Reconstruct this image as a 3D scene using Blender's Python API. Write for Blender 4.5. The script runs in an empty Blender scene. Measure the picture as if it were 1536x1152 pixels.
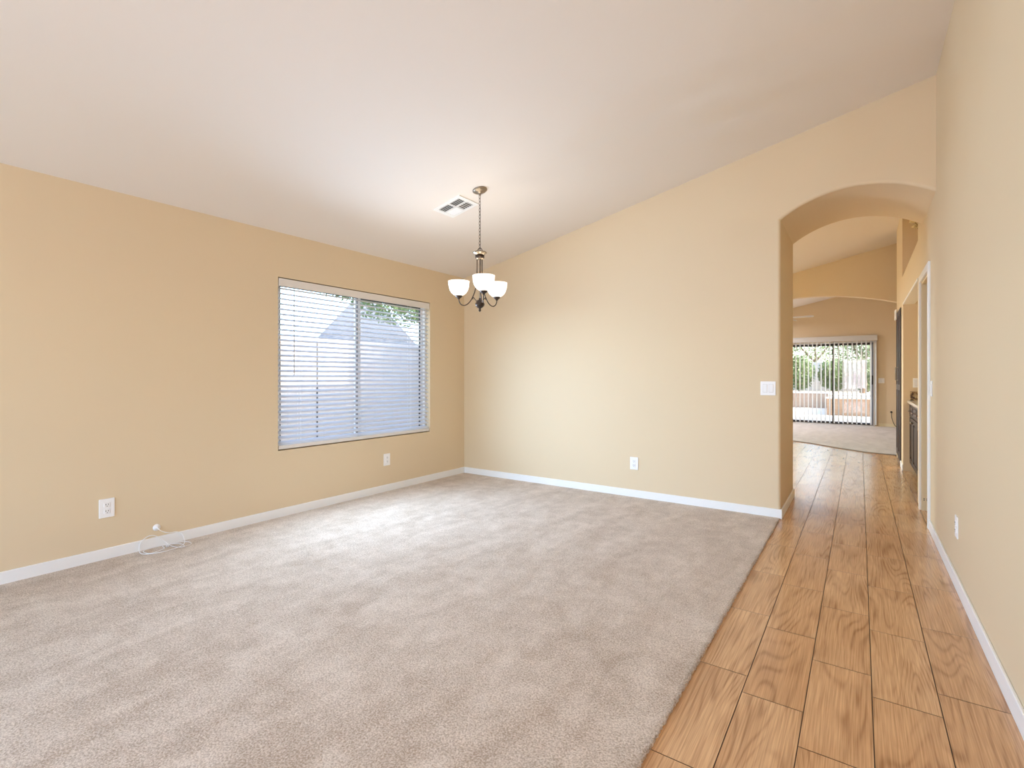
import bpy, bmesh, math, random
from mathutils import Vector, Matrix
R = math.radians
PI = math.pi
scene = bpy.context.scene
COL = scene.collection

# ------------------------------------------------------------------ camera
cam_d = bpy.data.cameras.new('camera')
cam_d.sensor_width = 36.0
cam_d.lens = 747.2 / 1536 * 36.0
cam_d.shift_y = -10.75 / 1536
cam_d.clip_start = 0.05
cam_d.clip_end = 300
cam = bpy.data.objects.new('camera', cam_d)
COL.objects.link(cam)
cam.location = (0, 0, 1.207)
cam.rotation_euler = (R(90), 0, R(34.928))
scene.camera = cam

# ------------------------------------------------------------------ world, sun, exposure
scene.view_settings.view_transform = 'Standard'
scene.view_settings.look = 'None'
scene.view_settings.gamma = 1.0
scene.view_settings.use_curve_mapping = False
scene.view_settings.exposure = 0.0
scene.cycles.max_bounces = 14
scene.cycles.diffuse_bounces = 8
scene.cycles.transparent_max_bounces = 24
scene.cycles.caustics_reflective = False
scene.cycles.caustics_refractive = False
scene.cycles.sample_clamp_indirect = 6.0

# source: (power or strength, colour)
LIT = {
    'sky': (1.42, (0.98, 1.03, 1.10)),
    'sun': (12.0, (1.0, 0.88, 0.72)),
    'window': (25, (1.0, 1.38, 1.92)),
    'hall_fill': (15, (0.65, 0.9, 1.1)),
    'rear_fill_a': (38, (0.30, 0.97, 1.60)),
    'rear_fill_b': (45, (1.06, 0.86, 1.0)),
    'kitchen': (158, (0.86, 1.12, 1.22)),
    'living': (99, (0.98, 1.0, 1.15)),
    'bulbs': (1.5, (1.0, 0.86, 0.68)),
}
world = bpy.data.worlds.new('sky')
scene.world = world
world.use_nodes = True
wn = world.node_tree
wn.nodes.clear()
wo = wn.nodes.new('ShaderNodeOutputWorld')
wb = wn.nodes.new('ShaderNodeBackground')
ws = wn.nodes.new('ShaderNodeTexSky')
ws.sky_type = 'NISHITA'
ws.sun_disc = False
ws.sun_elevation = R(35)
ws.sun_rotation = R(82)
ws.dust_density = 2.0
wb.inputs['Strength'].default_value = LIT['sky'][0]
wm = wn.nodes.new('ShaderNodeMix')
wm.data_type = 'RGBA'
wm.blend_type = 'MULTIPLY'
wm.inputs[0].default_value = 1.0
wm.inputs[7].default_value = LIT['sky'][1] + (1.0,)
wn.links.new(ws.outputs[0], wm.inputs[6])
wn.links.new(wm.outputs[2], wb.inputs[0])
wn.links.new(wb.outputs[0], wo.inputs[0])


def light(name, kind, loc, rot, energy, color, **kw):
    d = bpy.data.lights.new(name, kind)
    d.energy = energy
    d.color = color
    for k, v in kw.items():
        setattr(d, k, v)
    o = bpy.data.objects.new(name, d)
    COL.objects.link(o)
    o.location = loc
    o.rotation_euler = rot
    return o


# the sun: azimuth almost straight from +X, elevation 35 degrees
sun_dir = Vector((math.cos(R(35)) * math.cos(R(8)), math.cos(R(35)) * math.sin(R(8)), math.sin(R(35))))
sun = light('sun', 'SUN', (10, 5, 12), (0, 0, 0), *LIT['sun'], angle=R(0.6))
sun.rotation_euler = sun_dir.to_track_quat('Z', 'Y').to_euler()

# added fill lamps: inside the blind, at the kitchen's left wall, behind the camera
for y_ in (2.40, 2.75, 3.10):  # spots added on the room side, standing in for daylight through the blind
    for z_ in (1.10, 1.55):
        light('window_fill', 'SPOT', (-3.99, y_, z_), (0, R(-75), 0), *LIT['window'],
              spot_size=R(170), spot_blend=1.0, shadow_soft_size=0.0)
for y_ in (6.7, 8.0, 9.3):  # added spots to brighten the hall; the wall has no window here
    light('hall_fill_spot', 'SPOT', (-3.99, y_, 1.45), (0, R(-90), 0), *LIT['hall_fill'],
          spot_size=R(170), spot_blend=1.0, shadow_soft_size=0.0)
light('rear_fill', 'AREA', (-2.7, -3.1, 1.35), (R(76), 0, 0), *LIT['rear_fill_a'],  # added unseen lamps, filling the room from behind the camera
      shape='RECTANGLE', size=2.0, size_y=1.6, spread=R(150))
light('rear_fill', 'AREA', (-0.5, -3.1, 1.35), (R(76), 0, 0), *LIT['rear_fill_b'],
      shape='RECTANGLE', size=1.5, size_y=1.6, spread=R(150))
# added fill lamps without fixtures, out of view in kitchen and living room
light('kitchen_fill', 'AREA', (-3.0, 8.0, 2.55), (0, 0, 0), *LIT['kitchen'], shape='DISK', size=0.6)
light('far_room_fill', 'AREA', (-2.6, 13.2, 2.6), (0, 0, 0), *LIT['living'], shape='DISK', size=0.6)

# ------------------------------------------------------------------ helpers
class MB:
    def __init__(self):
        self.v, self.f, self.mi, self.sm, self.uv, self.col = [], [], [], [], [], []

    def face(self, pts, mi=0, smooth=False, uv=None, col=None):
        b = len(self.v)
        self.v += [tuple(p) for p in pts]
        self.f.append(tuple(range(b, b + len(pts))))
        self.mi.append(mi); self.sm.append(smooth); self.uv.append(uv); self.col.append(col)

    def raw(self, verts, faces, mi=0, smooth=False):
        b = len(self.v)
        self.v += [tuple(p) for p in verts]
        for f in faces:
            self.f.append(tuple(b + i for i in f))
            self.mi.append(mi); self.sm.append(smooth); self.uv.append(None); self.col.append(None)

    def box(self, x0, x1, y0, y1, z0, z1, mi=0, M=None):
        vs = [Vector((x, y, z)) for z in (z0, z1) for y in (y0, y1) for x in (x0, x1)]
        if M is not None:
            vs = [M @ p for p in vs]
        self.raw(vs, [(0, 2, 3, 1), (4, 5, 7, 6), (0, 1, 5, 4), (2, 6, 7, 3), (0, 4, 6, 2), (1, 3, 7, 5)], mi)

    def rbox(self, x0, x1, y0, y1, z0, z1, b=0.003, mi=0, M=None, seg=2):
        bm = bmesh.new()
        vs = [bm.verts.new((x, y, z)) for z in (z0, z1) for y in (y0, y1) for x in (x0, x1)]
        for f in [(0, 2, 3, 1), (4, 5, 7, 6), (0, 1, 5, 4), (2, 6, 7, 3), (0, 4, 6, 2), (1, 3, 7, 5)]:
            bm.faces.new([vs[i] for i in f])
        bmesh.ops.bevel(bm, geom=bm.edges[:], offset=b, segments=seg, profile=0.5, affect='EDGES')
        self.bm(bm, mi, False, M)

    def bm(self, bm, mi=0, smooth=False, M=None):
        bm.verts.index_update()
        vs = [(M @ v.co if M is not None else v.co.copy()) for v in bm.verts]
        fs = [tuple(v.index for v in f.verts) for f in bm.faces]
        self.raw(vs, fs, mi, smooth)
        bm.free()

    def tube(self, pts, r, n=8, mi=0, caps=True, smooth=True):
        pts = [Vector(p) for p in pts]
        rs = r if isinstance(r, (list, tuple)) else [r] * len(pts)
        t0 = (pts[1] - pts[0]).normalized()
        up = Vector((0, 0, 1)) if abs(t0.z) < 0.9 else Vector((1, 0, 0))
        nrm = (up - up.dot(t0) * t0).normalized()
        rings = []
        for i, p in enumerate(pts):
            a = pts[max(i - 1, 0)]; b = pts[min(i + 1, len(pts) - 1)]
            t = (b - a).normalized()
            nrm = (nrm - nrm.dot(t) * t).normalized()
            bn = t.cross(nrm)
            rings.append([p + rs[i] * (math.cos(2 * PI * k / n) * nrm + math.sin(2 * PI * k / n) * bn) for k in range(n)])
        vs = [q for rg in rings for q in rg]
        fs = []
        for i in range(len(pts) - 1):
            for k in range(n):
                fs.append((i * n + k, i * n + (k + 1) % n, (i + 1) * n + (k + 1) % n, (i + 1) * n + k))
        self.raw(vs, fs, mi, smooth)
        if caps:
            self.face(list(reversed(rings[0])), mi)
            self.face(rings[-1], mi)

    def lathe(self, prof, n=24, c=(0, 0, 0), mi=0, smooth=True, M=None):
        vs, fs = [], []
        for (r, z) in prof:
            for k in range(n):
                a = 2 * PI * k / n
                p = Vector((r * math.cos(a), r * math.sin(a), z))
                p = (M @ p) if M is not None else p
                vs.append(p + Vector(c))
        for i in range(len(prof) - 1):
            for k in range(n):
                fs.append((i * n + k, i * n + (k + 1) % n, (i + 1) * n + (k + 1) % n, (i + 1) * n + k))
        self.raw(vs, fs, mi, smooth)

    def prism(self, poly, axis, a0, a1, mi=0):
        """poly in the two remaining axes, extruded along axis from a0 to a1"""
        def P(p, a):
            return {'X': (a, p[0], p[1]), 'Y': (p[0], a, p[1]), 'Z': (p[0], p[1], a)}[axis]
        n = len(poly)
        b = len(self.v)
        self.raw([P(p, a0) for p in poly] + [P(p, a1) for p in poly],
                 [tuple(range(n)), tuple(range(2 * n - 1, n - 1, -1))] +
                 [((i + 1) % n, i, n + i, n + (i + 1) % n) for i in range(n)], mi)

    def build(self, name, mats, parent=None, merge=False, fixn=True):
        me = bpy.data.meshes.new(name)
        me.from_pydata(self.v, [], self.f)
        mats = mats if isinstance(mats, (list, tuple)) else [mats]
        for m in mats:
            me.materials.append(m)
        for p, mi, sm in zip(me.polygons, self.mi, self.sm):
            p.material_index = mi
            p.use_smooth = sm
        if any(u is not None for u in self.uv):
            L = me.uv_layers.new(name='UVMap')
            for p, u in zip(me.polygons, self.uv):
                if u:
                    for li, q in zip(p.loop_indices, u):
                        L.data[li].uv = q
        if any(c is not None for c in self.col):
            A = me.color_attributes.new('rnd', 'FLOAT_COLOR', 'CORNER')
            for p, c in zip(me.polygons, self.col):
                if c:
                    for li in p.loop_indices:
                        A.data[li].color = c
        if merge or fixn:
            bm = bmesh.new(); bm.from_mesh(me)
            if merge:
                bmesh.ops.remove_doubles(bm, verts=bm.verts[:], dist=1e-5)
            if fixn:
                bmesh.ops.recalc_face_normals(bm, faces=bm.faces[:])
            bm.to_mesh(me); bm.free()
        o = bpy.data.objects.new(name, me)
        COL.objects.link(o)
        if parent is not None:
            o.parent = parent
        return o


def tag(o, label=None, cat=None, group=None, kind=None):
    if label: o['label'] = label
    if cat: o['category'] = cat
    if group: o['group'] = group
    if kind: o['kind'] = kind
    return o


def struct(o, label, cat):
    return tag(o, label, cat, kind='structure')


def empty(name, loc, rot=(0, 0, 0)):
    o = bpy.data.objects.new(name, None)
    COL.objects.link(o)
    o.location = loc
    o.rotation_euler = rot
    o.empty_display_size = 0.05
    return o


def copy_tree(o, parent=None):
    c = o.copy()
    COL.objects.link(c)
    if parent is not None:
        c.parent = parent
    for ch in list(o.children):
        copy_tree(ch, c)
    return c


# ------------------------------------------------------------------ materials
def srgb(r, g, b):
    def f(c):
        c /= 255.0
        return c / 12.92 if c <= 0.04045 else ((c + 0.055) / 1.055) ** 2.4
    return (f(r), f(g), f(b), 1.0)


def newmat(name):
    m = bpy.data.materials.new(name)
    m.use_nodes = True
    nt = m.node_tree
    return m, nt, nt.nodes['Principled BSDF'], nt.nodes['Material Output']


def N(nt, t, **kw):
    n = nt.nodes.new(t)
    for k, v in kw.items():
        setattr(n, k, v)
    return n


def plain(name, col, rough=0.5, metal=0.0, bump=0.0, bscale=200.0, var=0.0, vscale=3.0, spec=0.5):
    m, nt, b, out = newmat(name)
    b.inputs['Base Color'].default_value = col
    b.inputs['Roughness'].default_value = rough
    b.inputs['Metallic'].default_value = metal
    b.inputs['Specular IOR Level'].default_value = spec
    tc = N(nt, 'ShaderNodeTexCoord')
    if bump:
        no = N(nt, 'ShaderNodeTexNoise')
        no.inputs['Scale'].default_value = bscale
        no.inputs['Detail'].default_value = 3
        bp = N(nt, 'ShaderNodeBump')
        bp.inputs['Strength'].default_value = bump
        bp.inputs['Distance'].default_value = 0.002
        nt.links.new(tc.outputs['Object'], no.inputs['Vector'])
        nt.links.new(no.outputs['Fac'], bp.inputs['Height'])
        nt.links.new(bp.outputs['Normal'], b.inputs['Normal'])
    if var:
        n2 = N(nt, 'ShaderNodeTexNoise')
        n2.inputs['Scale'].default_value = vscale
        n2.inputs['Detail'].default_value = 4
        mx = N(nt, 'ShaderNodeMix', data_type='RGBA')
        mx.inputs[6].default_value = tuple(c * (1 - var) for c in col[:3]) + (1,)
        mx.inputs[7].default_value = tuple(min(1, c * (1 + var)) for c in col[:3]) + (1,)
        nt.links.new(tc.outputs['Object'], n2.inputs['Vector'])
        nt.links.new(n2.outputs['Fac'], mx.inputs[0])
        nt.links.new(mx.outputs[2], b.inputs['Base Color'])
    return m


def glass_mat(name, tint=(1, 1, 1, 1), refl=0.06):
    m, nt, b, out = newmat(name)
    nt.nodes.remove(b)
    tr = N(nt, 'ShaderNodeBsdfTransparent'); tr.inputs[0].default_value = tint
    gl = N(nt, 'ShaderNodeBsdfGlossy'); gl.inputs['Roughness'].default_value = 0.02
    mx = N(nt, 'ShaderNodeMixShader'); mx.inputs[0].default_value = refl
    nt.links.new(tr.outputs[0], mx.inputs[1]); nt.links.new(gl.outputs[0], mx.inputs[2])
    nt.links.new(mx.outputs[0], out.inputs[0])
    return m


def translucent(name, col, t=0.35, rough=0.5):
    m, nt, b, out = newmat(name)
    b.inputs['Base Color'].default_value = col
    b.inputs['Roughness'].default_value = rough
    tl = N(nt, 'ShaderNodeBsdfTranslucent'); tl.inputs[0].default_value = col
    mx = N(nt, 'ShaderNodeMixShader'); mx.inputs[0].default_value = t
    nt.links.new(b.outputs[0], mx.inputs[1]); nt.links.new(tl.outputs[0], mx.inputs[2])
    nt.links.new(mx.outputs[0], out.inputs[0])
    return m


M = {}
M['wall'] = plain('tan_wall_paint', (0.73, 0.60, 0.41, 1), 0.62, bump=0.10, bscale=160, var=0.012, vscale=1.3, spec=0.3)
M['ceiling'] = plain('ceiling_paint', srgb(234, 228, 221), 0.8, bump=0.10, bscale=110, spec=0.2)
M['white_trim'] = plain('white_trim_paint', srgb(240, 241, 240), 0.38)
M['cream_trim'] = plain('cream_trim_paint', srgb(226, 214, 180), 0.42, var=0.03, vscale=5)
M['white_plastic'] = plain('white_plastic', srgb(243, 243, 243), 0.35)
M['dark_slot'] = plain('dark_slot', srgb(70, 66, 62), 0.6)
M['vinyl'] = plain('white_vinyl', srgb(238, 238, 236), 0.4)
M['gasket'] = plain('dark_gasket', srgb(60, 62, 66), 0.6)
M['blind'] = translucent('blind_slat', srgb(226, 228, 231), 0.05, 0.5)
M['valance'] = plain('blind_valance', srgb(228, 224, 218), 0.45)
M['cord'] = plain('blind_cord', srgb(235, 235, 235), 0.7)
M['wand'] = plain('wand_plastic', srgb(168, 170, 175), 0.3)
M['vane'] = translucent('vertical_vane', srgb(214, 212, 206), 0.06, 0.5)
M['glass'] = glass_mat('window_glass', (0.97, 0.985, 0.98, 1), 0.05)
M['bronze'] = plain('aged_bronze', srgb(74, 62, 54), 0.38, 0.7, var=0.2, vscale=40)
M['nickel'] = plain('brushed_nickel', srgb(150, 138, 122), 0.32, 0.75, var=0.12, vscale=60)
M['door_metal'] = plain('dark_door_aluminium', srgb(74, 72, 72), 0.45, 0.4)
M['grey_metal'] = plain('grey_aluminium', srgb(140, 146, 156), 0.4, 0.4)
M['black'] = plain('black_plastic', srgb(28, 28, 28), 0.45)
M['espresso'] = plain('espresso_wood', srgb(44, 31, 25), 0.45, spec=0.25, var=0.22, vscale=14)
M['granite_top'] = plain('pale_stone', srgb(212, 203, 188), 0.15, var=0.18, vscale=60)
M['stucco'] = plain('outdoor_stucco', srgb(205, 190, 172), 0.9, bump=0.3, bscale=60)
M['concrete'] = plain('patio_concrete', srgb(196, 192, 186), 0.85, var=0.06, vscale=2)
M['gravel'] = plain('desert_gravel', srgb(206, 188, 166), 0.95, bump=0.8, bscale=40, var=0.15, vscale=12)
M['bark'] = plain('tree_bark', srgb(104, 84, 66), 0.9, bump=0.6, bscale=30, var=0.2, vscale=6)
M['leaf'] = translucent('green_leaves', srgb(108, 128, 82), 0.35, 0.6)
M['leaf_pale'] = translucent('pale_green_leaves', srgb(106, 122, 90), 0.35, 0.6)
M['roof_tile'] = plain('grey_roof_tile', srgb(128, 128, 138), 0.85, bump=0.6, bscale=14, var=0.15, vscale=8)
M['slate'] = plain('slate_roof_tile', srgb(88, 92, 100), 0.9, bump=0.5, bscale=14, var=0.12, vscale=8)
M['neighbour_wall'] = plain('neighbour_stucco', srgb(168, 168, 178), 0.9)
M['petal'] = translucent('cream_petals', srgb(250, 240, 206), 0.4, 0.6)
M['vase'] = plain('brown_vase', srgb(120, 84, 54), 0.4)


def block_mat(name, c1, c2, mortar, sx=0.4, sy=0.2):
    m, nt, b, out = newmat(name)
    tc = N(nt, 'ShaderNodeTexCoord')
    sp = N(nt, 'ShaderNodeSeparateXYZ'); cb = N(nt, 'ShaderNodeCombineXYZ')
    ad = N(nt, 'ShaderNodeMath', operation='ADD')
    br = N(nt, 'ShaderNodeTexBrick')
    br.inputs['Color1'].default_value = c1; br.inputs['Color2'].default_value = c2
    br.inputs['Mortar'].default_value = mortar
    br.inputs['Scale'].default_value = 1.0
    br.inputs['Brick Width'].default_value = sx; br.inputs['Row Height'].default_value = sy
    br.inputs['Mortar Size'].default_value = 0.006
    nt.links.new(tc.outputs['Object'], sp.inputs[0])
    nt.links.new(sp.outputs[0], ad.inputs[0]); nt.links.new(sp.outputs[1], ad.inputs[1])
    nt.links.new(ad.outputs[0], cb.inputs[0]); nt.links.new(sp.outputs[2], cb.inputs[1])
    nt.links.new(cb.outputs[0], br.inputs['Vector'])
    nt.links.new(br.outputs['Color'], b.inputs['Base Color'])
    b.inputs['Roughness'].default_value = 0.9
    return m


M['block'] = block_mat('fence_block', srgb(206, 198, 190), srgb(198, 190, 184), srgb(186, 180, 174))
M['retaining'] = block_mat('retaining_block', srgb(152, 130, 110), srgb(144, 122, 102), srgb(132, 112, 94))


def granite():
    m, nt, b, out = newmat('speckled_granite')
    tc = N(nt, 'ShaderNodeTexCoord')
    vo = N(nt, 'ShaderNodeTexVoronoi'); vo.inputs['Scale'].default_value = 55
    no = N(nt, 'ShaderNodeTexNoise'); no.inputs['Scale'].default_value = 45; no.inputs['Detail'].default_value = 5
    cr = N(nt, 'ShaderNodeValToRGB')
    e = cr.color_ramp.elements
    e[0].position = 0.36; e[0].color = srgb(48, 36, 26)
    e[1].position = 0.64; e[1].color = srgb(198, 176, 132)
    x = cr.color_ramp.elements.new(0.5); x.color = srgb(130, 100, 62)
    nt.links.new(tc.outputs['Object'], no.inputs['Vector'])
    nt.links.new(no.outputs['Fac'], cr.inputs[0])
    nt.links.new(cr.outputs[0], b.inputs['Base Color'])
    b.inputs['Roughness'].default_value = 0.2
    return m


M['granite'] = granite()


def wood_tile():
    m, nt, b, out = newmat('wood_look_tile')
    uv = N(nt, 'ShaderNodeUVMap', uv_map='UVMap')
    at = N(nt, 'ShaderNodeAttribute', attribute_name='rnd')
    # cathedral rings: contours of a stretched smooth noise
    mp = N(nt, 'ShaderNodeMapping'); mp.inputs['Scale'].default_value = (5.5, 0.62, 1)
    n1 = N(nt, 'ShaderNodeTexNoise'); n1.inputs['Scale'].default_value = 1.0
    n1.inputs['Detail'].default_value = 1.5; n1.inputs['Roughness'].default_value = 0.45; n1.inputs['Distortion'].default_value = 0.4
    mu = N(nt, 'ShaderNodeMath', operation='MULTIPLY'); mu.inputs[1].default_value = 120
    sn = N(nt, 'ShaderNodeMath', operation='SINE')
    rg = N(nt, 'ShaderNodeMapRange'); rg.inputs[1].default_value = -1; rg.inputs[2].default_value = 1
    # fine fibres
    mp2 = N(nt, 'ShaderNodeMapping'); mp2.inputs['Scale'].default_value = (210, 4.0, 1)
    n2 = N(nt, 'ShaderNodeTexNoise'); n2.inputs['Scale'].default_value = 1.0; n2.inputs['Detail'].default_value = 4
    # broad tone
    mp3 = N(nt, 'ShaderNodeMapping'); mp3.inputs['Scale'].default_value = (9, 2.2, 1)
    n3 = N(nt, 'ShaderNodeTexNoise'); n3.inputs['Scale'].default_value = 1.0; n3.inputs['Detail'].default_value = 3
    for a in (mp, mp2, mp3):
        nt.links.new(uv.outputs[0], a.inputs[0])
    nt.links.new(mp.outputs[0], n1.inputs['Vector']); nt.links.new(mp2.outputs[0], n2.inputs['Vector'])
    nt.links.new(mp3.outputs[0], n3.inputs['Vector'])
    nt.links.new(n1.outputs['Fac'], mu.inputs[0]); nt.links.new(mu.outputs[0], sn.inputs[0]); nt.links.new(sn.outputs[0], rg.inputs[0])
    pw = N(nt, 'ShaderNodeMath', operation='POWER'); pw.inputs[1].default_value = 3.0
    nt.links.new(rg.outputs[0], pw.inputs[0])
    # ring strength varies
    st = N(nt, 'ShaderNodeMapRange'); st.inputs[1].default_value = 0.40; st.inputs[2].default_value = 0.62
    st.inputs[3].default_value = 0.05; st.inputs[4].default_value = 0.55
    nt.links.new(n3.outputs['Fac'], st.inputs[0])
    m1 = N(nt, 'ShaderNodeMath', operation='MULTIPLY')
    nt.links.new(pw.outputs[0], m1.inputs[0]); nt.links.new(st.outputs[0], m1.inputs[1])
    f2 = N(nt, 'ShaderNodeMapRange'); f2.inputs[1].default_value = 0.35; f2.inputs[2].default_value = 0.75
    f2.inputs[3].default_value = 0.0; f2.inputs[4].default_value = 0.72
    nt.links.new(n2.outputs['Fac'], f2.inputs[0])
    s1 = N(nt, 'ShaderNodeMath', operation='ADD', use_clamp=True)
    nt.links.new(m1.outputs[0], s1.inputs[0]); nt.links.new(f2.outputs[0], s1.inputs[1])
    base = N(nt, 'ShaderNodeMix', data_type='RGBA')
    base.inputs[6].default_value = srgb(226, 184, 138); base.inputs[7].default_value = srgb(214, 168, 122)
    nt.links.new(at.outputs['Fac'], base.inputs[0])
    t3 = N(nt, 'ShaderNodeMix', data_type='RGBA'); t3.inputs[7].default_value = srgb(196, 150, 106)
    r3 = N(nt, 'ShaderNodeMapRange'); r3.inputs[1].default_value = 0.45; r3.inputs[2].default_value = 0.75
    r3.inputs[3].default_value = 0; r3.inputs[4].default_value = 0.8
    nt.links.new(n3.outputs['Fac'], r3.inputs[0]); nt.links.new(r3.outputs[0], t3.inputs[0])
    nt.links.new(base.outputs[2], t3.inputs[6])
    mx = N(nt, 'ShaderNodeMix', data_type='RGBA'); mx.inputs[7].default_value = srgb(160, 116, 78)
    nt.links.new(s1.outputs[0], mx.inputs[0]); nt.links.new(t3.outputs[2], mx.inputs[6])
    nt.links.new(mx.outputs[2], b.inputs['Base Color'])
    b.inputs['Roughness'].default_value = 0.2
    b.inputs['Specular IOR Level'].default_value = 0.7
    bp = N(nt, 'ShaderNodeBump'); bp.inputs['Strength'].default_value = 0.06; bp.inputs['Distance'].default_value = 0.001
    nt.links.new(n2.outputs['Fac'], bp.inputs['Height']); nt.links.new(bp.outputs[0], b.inputs['Normal'])
    return m


M['wood'] = wood_tile()
M['grout'] = plain('tile_grout', srgb(112, 94, 80), 0.9)


def carpet_mat(name, c_lo, c_hi):
    m, nt, b, out = newmat(name)
    tc = N(nt, 'ShaderNodeTexCoord')
    # tuft grain
    n1 = N(nt, 'ShaderNodeTexNoise'); n1.inputs['Scale'].default_value = 150; n1.inputs['Detail'].default_value = 4; n1.inputs['Roughness'].default_value = 0.7
    v1 = N(nt, 'ShaderNodeTexVoronoi'); v1.inputs['Scale'].default_value = 170
    # vacuum strokes and worn patches
    mp = N(nt, 'ShaderNodeMapping'); mp.inputs['Scale'].default_value = (4.0, 1.4, 1); mp.inputs['Rotation'].default_value = (0, 0, R(14))
    n2 = N(nt, 'ShaderNodeTexNoise'); n2.inputs['Scale'].default_value = 1.3; n2.inputs['Detail'].default_value = 6; n2.inputs['Roughness'].default_value = 0.6; n2.inputs['Distortion'].default_value = 0.8
    n3 = N(nt, 'ShaderNodeTexNoise'); n3.inputs['Scale'].default_value = 9; n3.inputs['Detail'].default_value = 5
    nt.links.new(tc.outputs['Object'], n1.inputs['Vector']); nt.links.new(tc.outputs['Object'], v1.inputs['Vector'])
    nt.links.new(tc.outputs['Object'], mp.inputs[0]); nt.links.new(mp.outputs[0], n2.inputs['Vector'])
    nt.links.new(tc.outputs['Object'], n3.inputs['Vector'])
    g = N(nt, 'ShaderNodeMapRange'); g.inputs[1].default_value = 0.34; g.inputs[2].default_value = 0.66
    g.inputs[3].default_value = -0.75; g.inputs[4].default_value = 0.75
    nt.links.new(n1.outputs['Fac'], g.inputs[0])
    p = N(nt, 'ShaderNodeMapRange'); p.inputs[1].default_value = 0.34; p.inputs[2].default_value = 0.66
    nt.links.new(n2.outputs['Fac'], p.inputs[0])
    q = N(nt, 'ShaderNodeMapRange'); q.inputs[1].default_value = 0.3; q.inputs[2].default_value = 0.7
    q.inputs[3].default_value = -0.14; q.inputs[4].default_value = 0.14
    nt.links.new(n3.outputs['Fac'], q.inputs[0])
    a1 = N(nt, 'ShaderNodeMath', operation='MULTIPLY_ADD'); a1.inputs[1].default_value = 0.34
    nt.links.new(p.outputs[0], a1.inputs[0]); nt.links.new(q.outputs[0], a1.inputs[2])
    a2 = N(nt, 'ShaderNodeMath', operation='MULTIPLY_ADD', use_clamp=True); a2.inputs[1].default_value = 0.75
    nt.links.new(g.outputs[0], a2.inputs[0]); 
    a3 = N(nt, 'ShaderNodeMath', operation='ADD'); a3.inputs[1].default_value = 0.34
    nt.links.new(a1.outputs[0], a3.inputs[0]); nt.links.new(a3.outputs[0], a2.inputs[2])
    mx = N(nt, 'ShaderNodeMix', data_type='RGBA')
    mx.inputs[6].default_value = c_lo; mx.inputs[7].default_value = c_hi
    nt.links.new(a2.outputs[0], mx.inputs[0])
    nt.links.new(mx.outputs[2], b.inputs['Base Color'])
    b.inputs['Roughness'].default_value = 0.95
    b.inputs['Specular IOR Level'].default_value = 0.1
    b.inputs['Sheen Weight'].default_value = 0.25
    bp = N(nt, 'ShaderNodeBump'); bp.inputs['Strength'].default_value = 0.9; bp.inputs['Distance'].default_value = 0.006
    nt.links.new(n1.outputs['Fac'], bp.inputs['Height']); nt.links.new(bp.outputs[0], b.inputs['Normal'])
    return m


M['carpet'] = carpet_mat('beige_carpet', srgb(168, 146, 122), srgb(232, 217, 200))
M['carpet_far'] = carpet_mat('greyish_carpet', srgb(172, 164, 154), srgb(226, 219, 210))


def shade_mat():
    m, nt, b, out = newmat('lit_frosted_shade')
    b.inputs['Base Color'].default_value = srgb(250, 246, 238)
    b.inputs['Roughness'].default_value = 0.4
    b.inputs['Emission Color'].default_value = srgb(255, 249, 238)
    b.inputs['Emission Strength'].default_value = 1.15
    return m


M['shade'] = shade_mat()

# ------------------------------------------------------------------ room dimensions
XL, XR, YF, YB = -4.06, 0.457, 4.768, -3.2
YA = 5.75            # back face of the thick arched wall
YH0, YH1 = 10.45, 10.60  # header wall with the shallow arch
YS = 14.93           # wall with the sliding door
XE = 2.5             # right wall of the far room
SL = 0.2165
def cz(x):           # ceiling height
    return 2.44 + SL * (x - XL)


def wall_grid(mb, axis, p0, p1, a0, a1, z0, z1, holes, mi=0):
    """wall slab normal to axis; holes are (a_lo, a_hi, z_lo, z_hi)"""
    A = sorted({a0, a1} | {h[0] for h in holes} | {h[1] for h in holes})
    Z = sorted({z0, z1} | {h[2] for h in holes} | {h[3] for h in holes})
    solid = {}
    for i in range(len(A) - 1):
        for j in range(len(Z) - 1):
            am, zm = (A[i] + A[i + 1]) / 2, (Z[j] + Z[j + 1]) / 2
            solid[i, j] = not any(h[0] < am < h[1] and h[2] < zm < h[3] for h in holes)
    def P(a, z, p):
        return (p, a, z) if axis == 'X' else (a, p, z)
    for (i, j), s in solid.items():
        if not s:
            continue
        q = [(A[i], Z[j]), (A[i + 1], Z[j]), (A[i + 1], Z[j + 1]), (A[i], Z[j + 1])]
        mb.face([P(a, z, p0) for a, z in q], mi)
        mb.face([P(a, z, p1) for a, z in reversed(q)], mi)
        for k, (di, dj) in enumerate(((0, -1), (1, 0), (0, 1), (-1, 0))):
            if not solid.get((i + di, j + dj), False):
                e0, e1 = q[k], q[(k + 1) % 4]
                mb.face([P(*e0, p0), P(*e0, p1), P(*e1, p1), P(*e1, p0)], mi)


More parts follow.
